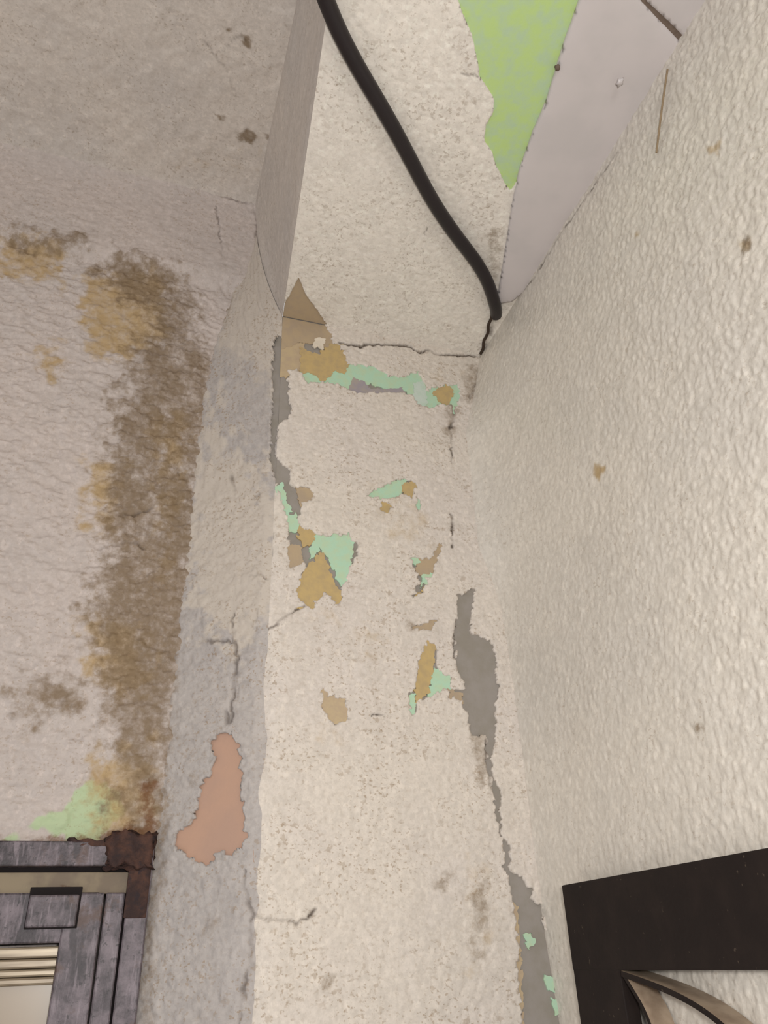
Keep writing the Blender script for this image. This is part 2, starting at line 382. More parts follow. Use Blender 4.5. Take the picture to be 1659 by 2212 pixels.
# (outline, material, depth below the skin, label)
PLATES = [
 ('exposed_paint', [(640,585),(668,630),(728,730),(722,752),(690,745),(650,738),(590,760),(600,690)], 'brown', .0009, 'brown paint layer bared at the pier top'),
 ('exposed_paint', [(590,742),(660,740),(657,800),(630,812),(590,812)], 'tan', .0012, 'tan paint layer bared below the brown triangle'),
 ('exposed_paint', [(650,748),(668,758),(690,765),(712,742),(742,742),(756,785),(742,808),(728,800),(712,812),(697,827),(685,812),(672,805),(648,802)], 'ochre', .0005, 'ochre leaf-shaped paint layer'),
 ('exposed_paint', [(648,788),(700,812),(740,785),(760,770),(830,780),(925,788),(932,828),(1000,815),(1002,895),(890,892),(880,845),(860,838),(840,842),(815,835),(800,828),(785,845),(755,848),(650,840)], 'mint', .0009, 'mint green paint band'),
 ('exposed_paint', [(752,842),(762,815),(785,820),(797,838),(870,836),(880,858),(760,860)], 'violet', .0004, 'violet grey spot in the mint band'),
 ('exposed_paint', [(935,850),(950,836),(970,828),(982,848),(967,875),(950,868)], 'ochre', .0003, None),
 ('exposed_paint', [(893,828),(915,822),(925,870),(905,890),(893,855)], 'paleblue', .0003, 'pale bluish flake'),
 ('exposed_paint', [(672,1142),(770,1142),(762,1215),(750,1264),(735,1264),(722,1235),(712,1205),(700,1195),(690,1185),(682,1202),(668,1206),(670,1160)], 'mint', .0008, 'bright mint green paint patch'),
 ('exposed_paint', [(640,1262),(658,1228),(676,1210),(692,1188),(705,1205),(715,1235),(730,1265),(748,1300),(735,1315),(660,1328),(635,1300)], 'ochre', .0004, 'ochre leaf-shaped paint layer'),
 ('exposed_paint', [(645,1135),(682,1143),(674,1174),(655,1178),(643,1160)], 'ochre', .0004, None),
 ('exposed_paint', [(612,1170),(652,1180),(655,1215),(640,1240),(615,1240)], 'brown', .0006, None),
 ('exposed_paint', [(615,1108),(642,1110),(654,1140),(640,1152),(618,1142)], 'mint', .0006, None),
 ('exposed_paint', [(592,1048),(612,1042),(620,1080),(634,1108),(612,1112)], 'mint', .0008, None),
 ('exposed_paint', [(638,1046),(688,1062),(662,1100),(645,1085)], 'brown', .0006, None),
 ('exposed_paint', [(785,1085),(810,1045),(885,1028),(872,1055),(868,1080)], 'mint', .0008, None),
 ('exposed_paint', [(872,1048),(885,1038),(905,1040),(902,1078),(870,1080)], 'ochre', .0005, None),
 ('exposed_paint', [(818,1078),(850,1080),(850,1110),(818,1110)], 'ochre', .0006, None),
 ('exposed_paint', [(894,1068),(912,1072),(912,1108),(896,1108)], 'mint', .0006, None),
 ('exposed_paint', [(895,1200),(965,1165),(940,1240),(905,1245)], 'brown', .0008, 'brown bird-shaped paint layer'),
 ('exposed_paint', [(880,1195),(900,1200),(906,1215),(893,1222)], 'mint', .0005, None),
 ('exposed_paint', [(912,1240),(940,1236),(936,1258),(915,1262),(905,1270)], 'mint', .0005, None),
 ('exposed_paint', [(885,1295),(925,1262),(912,1285)], 'ochre', .0006, None),
 ('exposed_paint', [(920,1372),(942,1390),(938,1440),(930,1470),(928,1500),(905,1515),(898,1520),(895,1485),(900,1440)], 'ochre', .0005, 'ochre leaf-shaped paint layer'),
 ('exposed_paint', [(936,1440),(980,1452),(980,1500),(925,1505),(930,1470)], 'mint', .0008, None),
 ('exposed_paint', [(878,1500),(898,1495),(900,1560),(884,1556)], 'mint', .0008, None),
 ('exposed_paint', [(688,1475),(760,1505),(760,1560),(700,1570)], 'tan', .0006, 'tan drop-shaped paint layer'),
 ('exposed_paint', [(880,1330),(950,1330),(950,1368),(880,1368)], 'brown', .0006, None),
 ('exposed_paint', [(968,1485),(1002,1495),(1000,1520),(968,1520)], 'brown', .0006, None),
 ('exposed_paint', [(1104,1950),(1118,1960),(1128,2060),(1132,2240),(1118,2240),(1108,2060)], 'tan', .0008, None),
 ('exposed_paint', [(1130,2020),(1150,2012),(1156,2035),(1142,2050)], 'mint', .0008, None),
 ('exposed_paint', [(1178,2105),(1198,2110),(1200,2140),(1182,2135)], 'mint', .0008, None),
 ('exposed_paint', [(1195,2155),(1215,2165),(1212,2195),(1200,2190)], 'mint', .0008, None),
]

SUR_HOLES = {
 'pier': [H_TOP, H_EDGE, H_MID, H_DOT, H_BIT, H_BIRD, H_LEAF, H_DROP, H_BAR, H_GREY],
 'soffit': [H_TOP, H_GREEN], 'reveal': [H_EDGE, H_PINK],
}

# ------------------------------------------------------------------ wall_center: the pier face
U0, U1, V0, V1 = XL, XR+.006, -.20, ZT+.002
def edge_taper(u, v): return sstep(XL, XL+.012, u)
pier_cracks = [
 ([(735,742),(770,748),(800,745),(850,745),(880,748),(905,760),(925,757),(950,768),(1000,768),(1035,770)], .0017),
 ([(1075,660),(1062,690),(1050,730),(1035,770)], .0026), ([(1036,800),(1028,830),(1015,860)], .0016),
 ([(978,870),(980,905),(972,930)], .0020), ([(974,935),(976,1000)], .0011), ([(976,1110),(978,1180)], .0013),
 ([(655,1308),(620,1330),(580,1360),(545,1380),(510,1388)], .0011),
 ([(800,1543),(825,1546)], .0008), ([(720,1562),(755,1550)], .0006),
 ([(548,1975),(590,1985),(640,1992),(665,1985),(680,1965)], .0011), ([(985,1340),(982,1420)], .0013),
 ([(960,725),(957,729)], .0014), ([(1048,1600),(1052,1660),(1064,1710)], .0014),
]
pc = sPier.cracks(pier_cracks)
def pier_disp(u, v):
    t = edge_taper(u, v)
    d = .0009*fbm(u/.06, v/.06, 3, 3) + .00022*sstep(.35, .75, fbm(u/.006, v/.005, 4, 3)) + .00028*fbm(u/.0026, v/.0026, 6, 2)
    d -= .0006*sstep(.70, .80, vnoise(u/.0045, v/.0035, 9))
    d += .0007*sstep(.52, .60, fbm(u/.05+3, v/.11, 12, 3))
    d = d*t
    return d - .0022*pc(u, v)*t
pier_at = {
 'crack': lambda u, v: np.maximum(pc(u, v)*.95, 0),
 'grime': lambda u, v: .62*_pg(u, v),
}
_pg = sPier.mask([[(1025,1905),(1050,1900),(1052,1980),(1045,2070),(1025,2075),(1018,1990)], [(690,2120),(720,2115),(715,2140),(692,2145)],
                      [(880,1345),(900,1340),(900,1365),(885,1368)], [(1000,790),(1050,780),(1035,860),(1005,880)], [(1040,510),(1090,500),(1085,620),(1050,640)],
                      [(955,860),(990,860),(985,940),(962,945)], [(945,1880),(975,1890),(960,1930),(940,1920)], [(1000,1540),(1050,1600),(1060,1700),(1035,1720),(1015,1620)]], .006, 21)
pier_at['ochre'] = lambda u, v: .38*_po(u, v)
_po = sPier.mask([[(740,1350),(830,1340),(850,1420),(780,1440)], [(800,1060),(920,1080),(930,1180),(840,1180)], [(690,1560),(730,1570),(725,1640),(700,1630)],
                      [(1010,1860),(1060,1870),(1060,2080),(1015,2090)], [(920,800),(1000,800),(990,830),(930,835)], [(640,1310),(740,1310),(740,1350),(650,1350)]], .014, 22)
holes = [rg(sPier, h, 11+i) for i, h in enumerate(SUR_HOLES['pier'])]
wall_center = grid_mesh('wall_center', lambda u, v: sPier.base(u, v)+fillet(u-XL, v), sPier.n, U0, U1, V0, V1, .00115, .00125, pier_disp, holes, attrs=pier_at, mat=MAT['pier'])
tag(wall_center, 'cream plaster pier face with peeling paint between reveal and stucco wall', kind='structure')

def backing(name, s, u0, u1, v0, v1, d, mat, parent):
    P = s.base(np.array([u0, u1, u1, u0]), np.array([v0, v0, v1, v1]))-s.n*d
    return plate(name, P, s.n, .004, mat, parent)
backing('grey_render', sPier, U0+.0012, U1, .27, ZT+.004, .0019, MAT['grey'], wall_center)
backing('grey_render', sPier, U0+.020, U1, V0, .27, .0019, MAT['grey'], wall_center)

def lay_plates(s, u0, u1, v0, v1, parent, only=None):
    k = 0
    for i, (nm, px, mat, dep, lab) in enumerate(PLATES):
        P = ragged(s.uvs(px), .0030, 300+i, .0010)
        P = clip_rect(list(P), u0, u1, v0, v1)
        if len(P) < 3: continue
        A = np.array(P)
        x, y = A[:, 0], A[:, 1]
        if abs((x*np.roll(y, -1)-y*np.roll(x, -1)).sum())/2 < 4e-6: continue
        q = s.base(A[:, 0], A[:, 1])-s.n*(dep-.0001)
        plate(nm, q, s.n, .0022-dep, MAT[mat], parent, lab)
lay_plates(sPier, U0+.0005, XR, V0, ZT, wall_center)
# a chip of cream paint left standing in the ochre
q = np.array(ragged(sPier.uvs([(674,742),(680,731),(692,729),(704,733),(700,745),(696,757),(688,750),(680,752)]), .0022, 5, .0009))
plate('paint_chip', sPier.base(q[:, 0], q[:, 1])+sPier.n*.0006, sPier.n, .0016, MAT['chip'], wall_center, 'cream chip of paint left standing in the ochre')

# ------------------------------------------------------------------ wall_reveal: splayed side of the pier
ZM = .40
def rev_base(u, v):
    t = np.clip(u/_rl, 0, 1)
    ztop = ZT+(ZU-ZT)*t
    z = np.where(v > ZM, ZM+(v-ZM)*(ztop-ZM)/(ZT-ZM), v)
    xb = XB+(.0695-XB)*sstep(.52, ZU, z)
    x = XL+(xb-XL)*t; y = YC+(YB-YC)*t
    return np.stack([x, y, z], 1)+fillet(u, z)
rc = sRev.cracks([
 ([(510,1388),(470,1385),(435,1388)], .0016), ([(510,1390),(512,1440),(505,1490),(500,1560)], .0018), ([(505,1330),(503,1385)], .0012),
 ([(500,1045),(507,1062)], .0022), ([(545,1080),(560,1068)], .0014), ([(540,1248),(555,1238),(580,1250)], .0010), ([(490,1540),(493,1560)], .0022),
 ([(528,1880),(535,1950),(548,1975)], .0012), ([(545,1980),(540,2080),(525,2130),(515,2212)], .0014), ([(432,820),(440,835)], .0012)])
def rev_disp(u, v):
    t = sstep(0, .010, u)*sstep(_rl+.004, _rl-.006, u)
    d = .0011*sstep(.3, .75, fbm(u/.007, v/.006, 33, 3))+.0006*fbm(u/.0028, v/.0028, 34, 2)+.0014*fbm(u/.05, v/.05, 35, 2)
    return d*t-.0022*rc(u, v)*t
rev_at = {'crack': lambda u, v: rc(u, v)*.62,
 'grime': lambda u, v: .6*_rg(u, v)}
_rg = sRev.mask([[(385,600),(440,820),(400,1000),(378,1300),(345,1650),(330,1820),(300,2212),(330,2212),(360,1820),(370,1650),(395,1300),(420,1000),(455,830)],
                     [(415,1650),(435,1640),(432,1690),(410,1700)], [(450,1985),(470,1980),(468,2010),(450,2010)]], .009, 41)
_rp = sRev.mask([[(430,960),(600,1040),(620,1250),(640,1320),(520,1390),(400,1330),(390,1150)]], .030, 42)
rev_at['pale'] = lambda u, v: np.maximum(_rp(u, v), .9*sstep(.44, .56, v+.05*(fbm(u/.02, v/.02, 43, 3)-.5)))
holes = [rg(sRev, h, 51+i) for i, h in enumerate(SUR_HOLES['reveal'])]
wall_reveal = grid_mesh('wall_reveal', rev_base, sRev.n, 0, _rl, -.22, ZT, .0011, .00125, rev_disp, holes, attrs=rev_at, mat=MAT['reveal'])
tag(wall_reveal, 'grey-cream splayed plaster reveal between window wall and pier', kind='structure')
grid_mesh('grey_render', rev_base, sRev.n, .0, _rl, -.22, ZT, .008, .008, lambda u, v: 0*u-.0019, [], mat=MAT['grey'], parent=wall_reveal)
lay_plates(sRev, .0005, _rl, -.2, .5, wall_reveal)
q = np.array(ragged(sRev.uvs([(440,1570),(540,1570),(545,1700),(545,1860),(440,1890),(365,1850),(375,1780),(420,1700)]), .0006, 8, .0016))
q = np.array(clip_rect(list(q), .0008, _rl, -.3, .5))
plate('terracotta_render', sRev.base(q[:, 0], q[:, 1])-sRev.n*.0014, sRev.n, .0004, MAT['pink'], wall_reveal, 'bottle-shaped terracotta pink render bared on the reveal')

# ------------------------------------------------------------------ wall_right: lumpy stucco wall
def corner_bulge(z):
    return np.interp(z, [-.4, -.05, .07, .15, .25, .30, .36, .50, .575, ZT], [.002, .003, .008, .009, .010, .013, .030, .030, .010, .0])
rcr = sRight.cracks([([(1075,668),(1062,700),(1040,768),(1030,800)], .0028), ([(1110,650),(1150,610),(1200,530),(1280,410),(1345,320)], .0008)])
def right_disp(u, v):
    n = fbm(u/.0085, v/.0100, 71, 3); n2 = fbm(u/.0026, v/.0034, 72, 3)
    amp = .55+.75*sstep(-.6, -.2, u)
    n3 = fbm(u/.0034+9, v/.0044, 74, 3)
    d = (.0006*n+.0006*sstep(.42, .62, n3)+.0004*n2)*amp+.0022*fbm(u/.07, v/.07, 73, 3)+.0003*fbm(u/.002, v/.002, 75, 2)
    yy = YC+u                               # distance out of the corner
    return d+corner_bulge(v)*np.exp(-np.clip(yy, 0, 1)/.045)-.001*rcr(u, v)
right_at = {'crack': rcr,
 'ochre': sRight.mask([[(1290,1000),(1310,1010),(1300,1040),(1285,1030)], [(1600,520),(1630,515),(1625,545),(1605,545)], [(1370,500),(1390,495),(1390,520),(1372,520)],
                       [(1110,1800),(1160,1820),(1180,1980),(1140,1930)], [(1530,320),(1560,310),(1560,340),(1535,340)]], .004, 81),
 'grime': sRight.mask([[(1605,520),(1625,518),(1622,542),(1608,544)], [(1510,1565),(1530,1565),(1528,1580),(1510,1580)]], .003, 82)}
wall_right = grid_mesh('wall_right', sRight.base, sRight.n, -YC-.004, -.10, -.30, ZT+.002, .00118, .0013, right_disp, [], attrs=right_at, mat=MAT['right'])
tag(wall_right, 'bright lumpy cream stucco wall on the right behind black gate', kind='structure')

# ------------------------------------------------------------------ wall_left: stained wall over the window
ZH = hit((0, 1832), 1, YB)[2]
STEPZ = hit((200, 560), 1, YB)[2]
lc = sLeft.cracks([([(320,345),(370,360),(400,372),(440,380),(490,388),(508,405)], .0014), ([(400,435),(455,450),(485,458),(530,470)], .0017),
                   ([(540,470),(552,500),(550,560)], .0016), ([(462,470),(470,510),(478,570)], .0009),
                   ([(255,1115),(290,1118),(330,1105)], .0013), ([(215,1190),(260,1180),(300,1180),(312,1195)], .0013),
                   ([(386,1000),(384,1030)], .0006)])
lbrown = sLeft.mask([[(250,560),(380,585),(420,640),(420,720),(480,800),(475,880),(455,1000),(440,1150),(420,1300),(400,1450),(385,1650),(375,1830),(250,1830),(240,1600),(190,1480),(185,1330),(220,1150),(230,900),(280,760),(330,700),(200,600)],
                      [(0,505),(200,530),(210,560),(0,545)], [(20,1500),(180,1450),(190,1530),(60,1560)]], .020, 91)
lband = sLeft.mask([[(0,390),(300,430),(560,480),(520,700),(440,800),(380,590),(0,505)]], .02, 89)
lochre = sLeft.mask([[(180,600),(350,590),(360,740),(260,790),(180,760)], [(0,520),(130,540),(140,620),(0,600)], [(170,1330),(320,1360),(330,1480),(200,1490)],
                     [(200,1640),(335,1600),(340,1830),(180,1830)], [(80,740),(130,750),(120,830),(80,820)], [(190,1000),(260,1000),(240,1150),(180,1140)], [(330,900),(400,900),(380,1200),(350,1250)]], .016, 92)
def left_disp(u, v):
    low = sstep(STEPZ+.012, STEPZ-.012, v+.004*fbm(u/.03, v/.03, 95, 2))
    rough = .35+.65*low
    rip = fbm(u/.011+v/.06, v/.0062, 93, 3)
    d = (.0022*sstep(.3, .75, rip)+.0012*fbm(u/.006, v/.005, 90, 3)+.0006*fbm(u/.003, v/.003, 94, 2))*rough+.003*fbm(u/.09, v/.07, 96, 2)
    br = lbrown(u, v)
    blis = fbm(u/.011, v/.010, 97, 3)
    d += br*(.0035*np.abs(blis-.5)*2+.0012*fbm(u/.003, v/.003, 98, 2))
    top = .012*(1-low)+.012*np.exp(-(ZU-v)/.02)
    return d+top-.002*lc(u, v)
left_at = {'crack': lambda u, v: lc(u, v)*.5, 'grime': lambda u, v: np.maximum(lbrown(u, v)*(.5+.75*fbm(u/.02, v/.02, 99, 3)), .14*lband(u, v)), 'ochre': lambda u, v: lochre(u, v)*.9,
 'mint': sLeft.mask([[(70,1790),(85,1765),(140,1760),(150,1720),(185,1690),(200,1660),(212,1690),(250,1710),(262,1760),(240,1800),(180,1835),(140,1800)], [(0,1800),(40,1805),(40,1850),(0,1850)]], .005, 101),
 'rust': sLeft.mask([[(225,1790),(335,1770),(340,1850),(200,1850)], [(0,1822),(230,1815),(230,1860),(0,1860)], [(300,1690),(335,1680),(335,1800),(300,1800)]], .006, 102)}
wall_left = grid_mesh('wall_left', sLeft.base, sLeft.n, -.33, .078, ZH-.012, ZU+.003, .0012, .00125, left_disp, [], attrs=left_at, mat=MAT['left'])
tag(wall_left, 'water-stained rough plaster wall above the corroded window frame', kind='structure')

# ------------------------------------------------------------------ ceiling: soffit, beam side, upper ceiling
def xe(y): return XL+(y-YC)*.095
WS = .25
class SoffSurf(Surf):
    def uv(s, p):
        q = hit(p, 2, ZT); e = xe(q[1]); return ((q[0]-e)/(XR-e)*WS, q[1])
    def base(s, u, v):
        e = xe(v); return np.stack([e+u/WS*(XR-e), v, np.full_like(u, ZT)], 1)
sS = SoffSurf((0, 0, ZT), (1, 0, 0), (0, 1, 0), (0, 0, -1))
sc = sS.cracks([([(1078,655),(1066,690),(1052,735),(1040,768)], .0030), ([(975,158),(1005,158),(1035,165)], .0007), ([(925,480),(910,550)], .0005)])
def soff_disp(u, v):
    t = sstep(0, .012, u)
    d = .0002*sstep(.35, .75, fbm(u/.006, v/.006, 111, 3))+.0002*fbm(u/.0026, v/.0026, 115, 2)+.0010*fbm(u/.06, v/.06, 112, 2)-.0004*sstep(.70, .80, vnoise(u/.0045, v/.0045, 113))
    return d*t-.001*sc(u, v)
soff_at = {'crack': lambda u, v: sc(u, v)*.6,
 'grime': lambda u, v: .5*_sg(u, v)}
_sg = sS.mask([[(1040,500),(1085,490),(1080,620),(1060,640)]], .006, 114)
holes = [rg(sS, h, 121+i, .0007) for i, h in enumerate(SUR_HOLES['soffit'])]
ceiling = grid_mesh('ceiling', sS.base, sS.n, 0, WS+.004, .08, YC+.003, .0012, .0014, soff_disp, holes, attrs=soff_at, mat=MAT['soffit'])
tag(ceiling, 'cream plaster soffit with lime green peeled patch above the pier', kind='structure')
backing('grey_render', sS, .0015, WS, .085, YC+.004, .0019, MAT['grey'], ceiling)
lay_plates(sS, .0005, WS, .1, YC, ceiling)
q = np.array(clip_rect(sS.uvs([(930,-190),(1420,-190),(1300,120),(1180,380),(1100,450),(1020,340),(980,200),(950,0)]), .0, WS, .1, YC))
plate('exposed_paint', sS.base(q[:, 0], q[:, 1])-sS.n*.0011, sS.n, .0007, MAT['green'], ceiling, 'lime green paint bared on the soffit')

def beam_base(u, v):      # u runs towards the room, v from the soffit edge up to the upper ceiling
    y0 = YC-u; x0 = xe(y0); 
    y1 = YB-u*(YB-.08)/(YC-.08)
    p0 = np.stack([x0, y0, np.full_like(u, ZT)], 1); p1 = np.stack([np.full_like(u, .0695), y1, np.full_like(u, ZU)], 1)
    r = p0+(p1-p0)*v[:, None]
    z = ZT+(ZU-ZT)*v; xc = XL+(XB+(.0695-XB)*sstep(.52, ZU, z)-XL)*v
    r[:, 0] += (xc-(XL+(.0695-XL)*v))*np.exp(-u/.05)
    return r
def beam_disp(u, v):
    t = sstep(0, .06, v)*sstep(1.02, .9, v)*sstep(0, .02, u)
    return t*(.0022*fbm(v/.11, u/.10, 131, 3)+.0008*fbm(u/.006, v/.04, 132, 2)-.004*np.sin(v*np.pi))
wall_beam = grid_mesh('wall_beam', beam_base, (-.95, 0, .3), 0, YC-.08, 0, 1, .002, .012, beam_disp, [], attrs={}, mat=MAT['upper'])
tag(wall_beam, 'grey-cream side face of the dropped beam above the reveal', kind='structure')

uc = sUp.cracks([([(440,85),(490,150),(510,205)], .0010), ([(470,110),(520,75),(535,90)], .0008)])
def up_disp(u, v): return .012*np.exp(-(YB-v)/.02)+.0012*sstep(.35, .75, fbm(u/.010, v/.014, 141, 3))+.003*fbm(u/.08, v/.08, 142, 2)-.001*uc(u, v)
_uo = sUp.mask([[(380,300),(600,300),(600,390),(400,370)]], .03, 152)
up_at = {'crack': lambda u, v: uc(u, v)*.45,
 'grime': sUp.mask([[(515,285),(540,275),(560,290),(545,310),(515,305)], [(570,285),(585,285),(580,298)], [(465,245),(485,248),(478,258)], [(520,70),(540,75),(538,105),(528,90)], [(480,55),(505,60),(495,72)]], .004, 151),
 'ochre': lambda u, v: .25*_uo(u, v)}
ceiling_upper = grid_mesh('ceiling_upper', sUp.base, sUp.n, -.42, .076, .12, YB+.003, .0022, .0022, up_disp, [], attrs=up_at, mat=MAT['upper'])
tag(ceiling_upper, 'dim grey-cream upper ceiling above the stained wall', kind='structure')

# ------------------------------------------------------------------ the rest of the shell, plain and out of frame
def slab(name, x0, x1, y0, y1, z0, z1, mat, parent=None):
    bm = bmesh.new(); bmesh.ops.create_cube(bm, size=1)
    for v in bm.verts: v.co = Vector(((x0+x1)/2+v.co.x*(x1-x0), (y0+y1)/2+v.co.y*(y1-y0), (z0+z1)/2+v.co.z*(z1-z0)+CAMZ))
    me = bpy.data.meshes.new(name); bm.to_mesh(me); bm.free(); return link(name, me, mat, parent)
slab('lower_plaster', XL, XR, YC-.0008, YC+.05, FLOOR, -.2, MAT['pier'], wall_center)
slab('lower_plaster', XR-.0015, XR+.05, .10, YC, FLOOR, -.3, MAT['right'], wall_right)
slab('near_plaster', XR-.0015, XR+.05, -1.3, .10, FLOOR, ZT, MAT['right'], wall_right)
slab('near_plaster', XL+(.08-YC)*.095, XR+.05, -1.3, .08, ZT-.001, ZT+.05, MAT['soffit'], ceiling)
slab('near_plaster', XL+(.08-YC)*.095-.0015, .09, -1.3, .08, ZT, ZU, MAT['upper'], wall_beam)
slab('near_plaster', -1.2, .07, -1.3, .12, ZU-.001, ZU+.05, MAT['upper'], ceiling_upper)
slab('far_plaster', -1.2, -.42, .12, YB, ZU-.001, ZU+.05, MAT['upper'], ceiling_upper)
slab('side_plaster', -1.2, -.33, YB-.012, YB+.05, FLOOR, ZU, MAT['left'], wall_left)
k = NB('floor_cement'); k.done(k.mix(k.noise(12), lin((150, 140, 128)), lin((170, 160, 146))), .8)
floor = slab('floor', -1.2, XR+.05, -1.3, YB+.05, FLOOR-.05, FLOOR, k.m); tag(floor, 'plain grey cement floor below the walls', kind='structure')

# ------------------------------------------------------------------ white plastic strip on the soffit
k = NB('white_plastic')
c = k.mix(k.ramp(k.noise(25, 3), .4, .7), lin((198, 190, 188)), lin((192, 185, 183)))
k.done(c, .38, .4); MAT['plastic'] = k.m
def panel(name, px, drop, bulge, parent=None):
    P = ragged([tuple(hit(p, 2, ZT)[:2]) for p in px], .00035, 17, .002)
    s = Surf((0, 0, ZT), (1, 0, 0), (0, 1, 0), (0, 0, -1))
    lo = P.min(0); hi = P.max(0)
    def d(u, v):
        sd = -poly_sd(u, v, P)[0]
        return drop+bulge*(1-np.exp(-np.clip(sd, 0, 1)/.005))
    return grid_mesh(name, s.base, s.n, lo[0]-.004, hi[0]+.004, lo[1]-.004, hi[1]+.004, .0022, .0022, d, [P], keep_inside=True, rim=drop+.001, mat=MAT['plastic'], parent=parent)
strip = bpy.data.objects.new('plastic_strip', None); COL.objects.link(strip); strip.location = (0.30, .40, CAMZ+ZT)
tag(strip, 'smooth white plastic strip tapering to a point on the soffit beside stucco wall', 'plastic strip')
def keep_world(o, parent):
    o.parent = parent; o.matrix_parent_inverse = Matrix.Translation(-parent.location)
a = panel('panel', [(1080,652),(1074,640),(1078,615),(1090,540),(1105,440),(1120,370),(1150,285),(1180,215),(1215,100),(1250,0),(1285,-120),(1290,-140),(1345,-60),(1385,0),(1430,48),(1476,96),(1472,125),(1405,232),(1372,280),(1300,395),(1225,475),(1185,555),(1135,625),(1105,648)], .003, .0014)
keep_world(a, strip)
b = panel('panel', [(1398,0),(1444,43),(1486,86),(1500,62),(1545,-20),(1620,-150),(1320,-150),(1362,-60)], .003, .0014)
keep_world(b, strip)
e0, e1 = hit((1292, -142), 2, ZT), hit((1620, -150), 2, ZT)
q = plate('panel', [np.array(t) for t in ((e0[0], e0[1]-.001, ZT-.0044), (XR+.001, e1[1]-.001, ZT-.0044), (XR+.001, -1.0, ZT-.0044), (e0[0]-.05, -1.0, ZT-.0044))], (0, 0, -1), .004, MAT['plastic'], None); keep_world(q, strip)
k = NB('dark_grime'); k.done(k.mix(k.noise(300), lin((92, 78, 68)), lin((122, 106, 94))), .9); MAT['dirt'] = k.m
gp = [hit(p, 2, ZT) for p in [(1378,0),(1430,52),(1474,100),(1490,84),(1448,38),(1404,0),(1366,-60),(1340,-60)]]
g = plate('joint_grime', [x+np.array([0, 0, -.0022]) for x in gp], (0, 0, -1), .0018, MAT['dirt'], None, 'dark grime in the joint between the panels'); keep_world(g, strip)
def blob(name, c, r, mat, seed=0, sq=(1, 1, 1)):
    bm = bmesh.new(); bmesh.ops.create_icosphere(bm, subdivisions=2, radius=1)
    for v in bm.verts:
        f = 1+.5*math.sin(v.co.x*5+seed)*math.cos(v.co.y*4+seed*2)
        v.co = Vector((c[0]+v.co.x*r*f*sq[0], c[1]+v.co.y*r*f*sq[1], c[2]+v.co.z*r*f*sq[2]+CAMZ))
    me = bpy.data.meshes.new(name); bm.to_mesh(me); bm.free()
    for p in me.polygons: p.use_smooth = True
    return link(name, me, mat)
p = hit((1204, 145), 2, ZT-.004); keep_world(blob('grime_spot', p, .0023, MAT['dirt'], 1), strip)
p = hit((1280, 415), 2, ZT-.004); keep_world(blob('grime_spot', p, .0018, MAT['dirt'], 2), strip)
p = hit((1338, 178), 2, ZT-.0106); keep_world(blob('plastic_drip', p, .0028, MAT['plastic'], 3, (1, 1.3, .5)), strip)

# ------------------------------------------------------------------ black cable
def tube(name, pts, radius, mat, seg=14, taper=None):
    cu = bpy.data.curves.new(name, 'CURVE'); cu.dimensions = '3D'; cu.bevel_depth = radius; cu.bevel_resolution = 5; cu.resolution_u = 10; cu.use_fill_caps = True
    sp = cu.splines.new('NURBS'); sp.points.add(len(pts)-1); sp.use_endpoint_u = True; sp.order_u = 4
    for i, q in enumerate(pts): sp.points[i].co = (q[0], q[1], q[2]+CAMZ, 1)
    tmp = bpy.data.objects.new(name, cu); COL.objects.link(tmp)
    dg = bpy.context.evaluated_depsgraph_get(); me = bpy.data.meshes.new_from_object(tmp.evaluated_get(dg))
    bpy.data.objects.remove(tmp); me.name = name
    for p in me.polygons: p.use_smooth = True
    return link(name, me, mat)
k = NB('black_rubber'); k.bump(k.noise(500, 2), .15, .0005); k.done(k.mix(k.noise(60), lin((24, 18, 20)), lin((32, 24, 27))), .42, .45); MAT['rubber'] = k.m
CR = .0066
cp = [(676,-80),(703,0),(735,75),(775,150),(830,240),(880,330),(930,430),(985,510),(1030,565),(1055,610),(1067,650)]
cpts = [hit(p, 2, ZT-CR-.002) for p in cp]
dr = np.array([-.06, -1, 0])
cpts = [cpts[0]+dr*q+np.array([.006*math.sin(q*9), 0, 0]) for q in (1.1, .9, .7, .5, .35, .2, .1)]+cpts
e = hit((1072, 668), 2, ZT-.004); cpts.append(e)
cpts.append(e+np.array([.006, .012, .0045]))
cable = tube('power_cable', cpts, CR, MAT['rubber'])
tag(cable, 'thick black rubber cable running across the soffit into the corner', 'cable')
k = NB('crack_grime'); k.done(k.mix(k.noise(300), lin((44, 34, 28)), lin((78, 64, 52))), .9); MAT['crackdirt'] = k.m
o = tube('joint_grime', [hit(p, 2, ZT-.0015) for p in [(1066,646),(1074,662),(1062,676),(1062,690),(1053,702),(1056,716),(1050,728),(1042,740),(1046,752),(1038,764)]], .0017, MAT['crackdirt']); o.parent = ceiling; o['label'] = 'dark grime in the corner crack below the cable'
# thin dry straw hanging by the strip
k = NB('dry_straw'); k.done(k.mix(k.noise(200), lin((122, 104, 80)), lin((150, 130, 104))), .8); MAT['straw'] = k.m
s0 = hit((1442, 150), 0, XR-.006); s1 = hit((1430, 230), 0, XR-.0075); s2 = hit((1418, 330), 0, XR-.0045)
straw = tube('dry_straw', [s0, s0*.5+s1*.5, s1, s1*.5+s2*.5, s2], .0008, MAT['straw'])
tag(straw, 'thin brown straw hanging against the stucco below the white strip', 'straw')

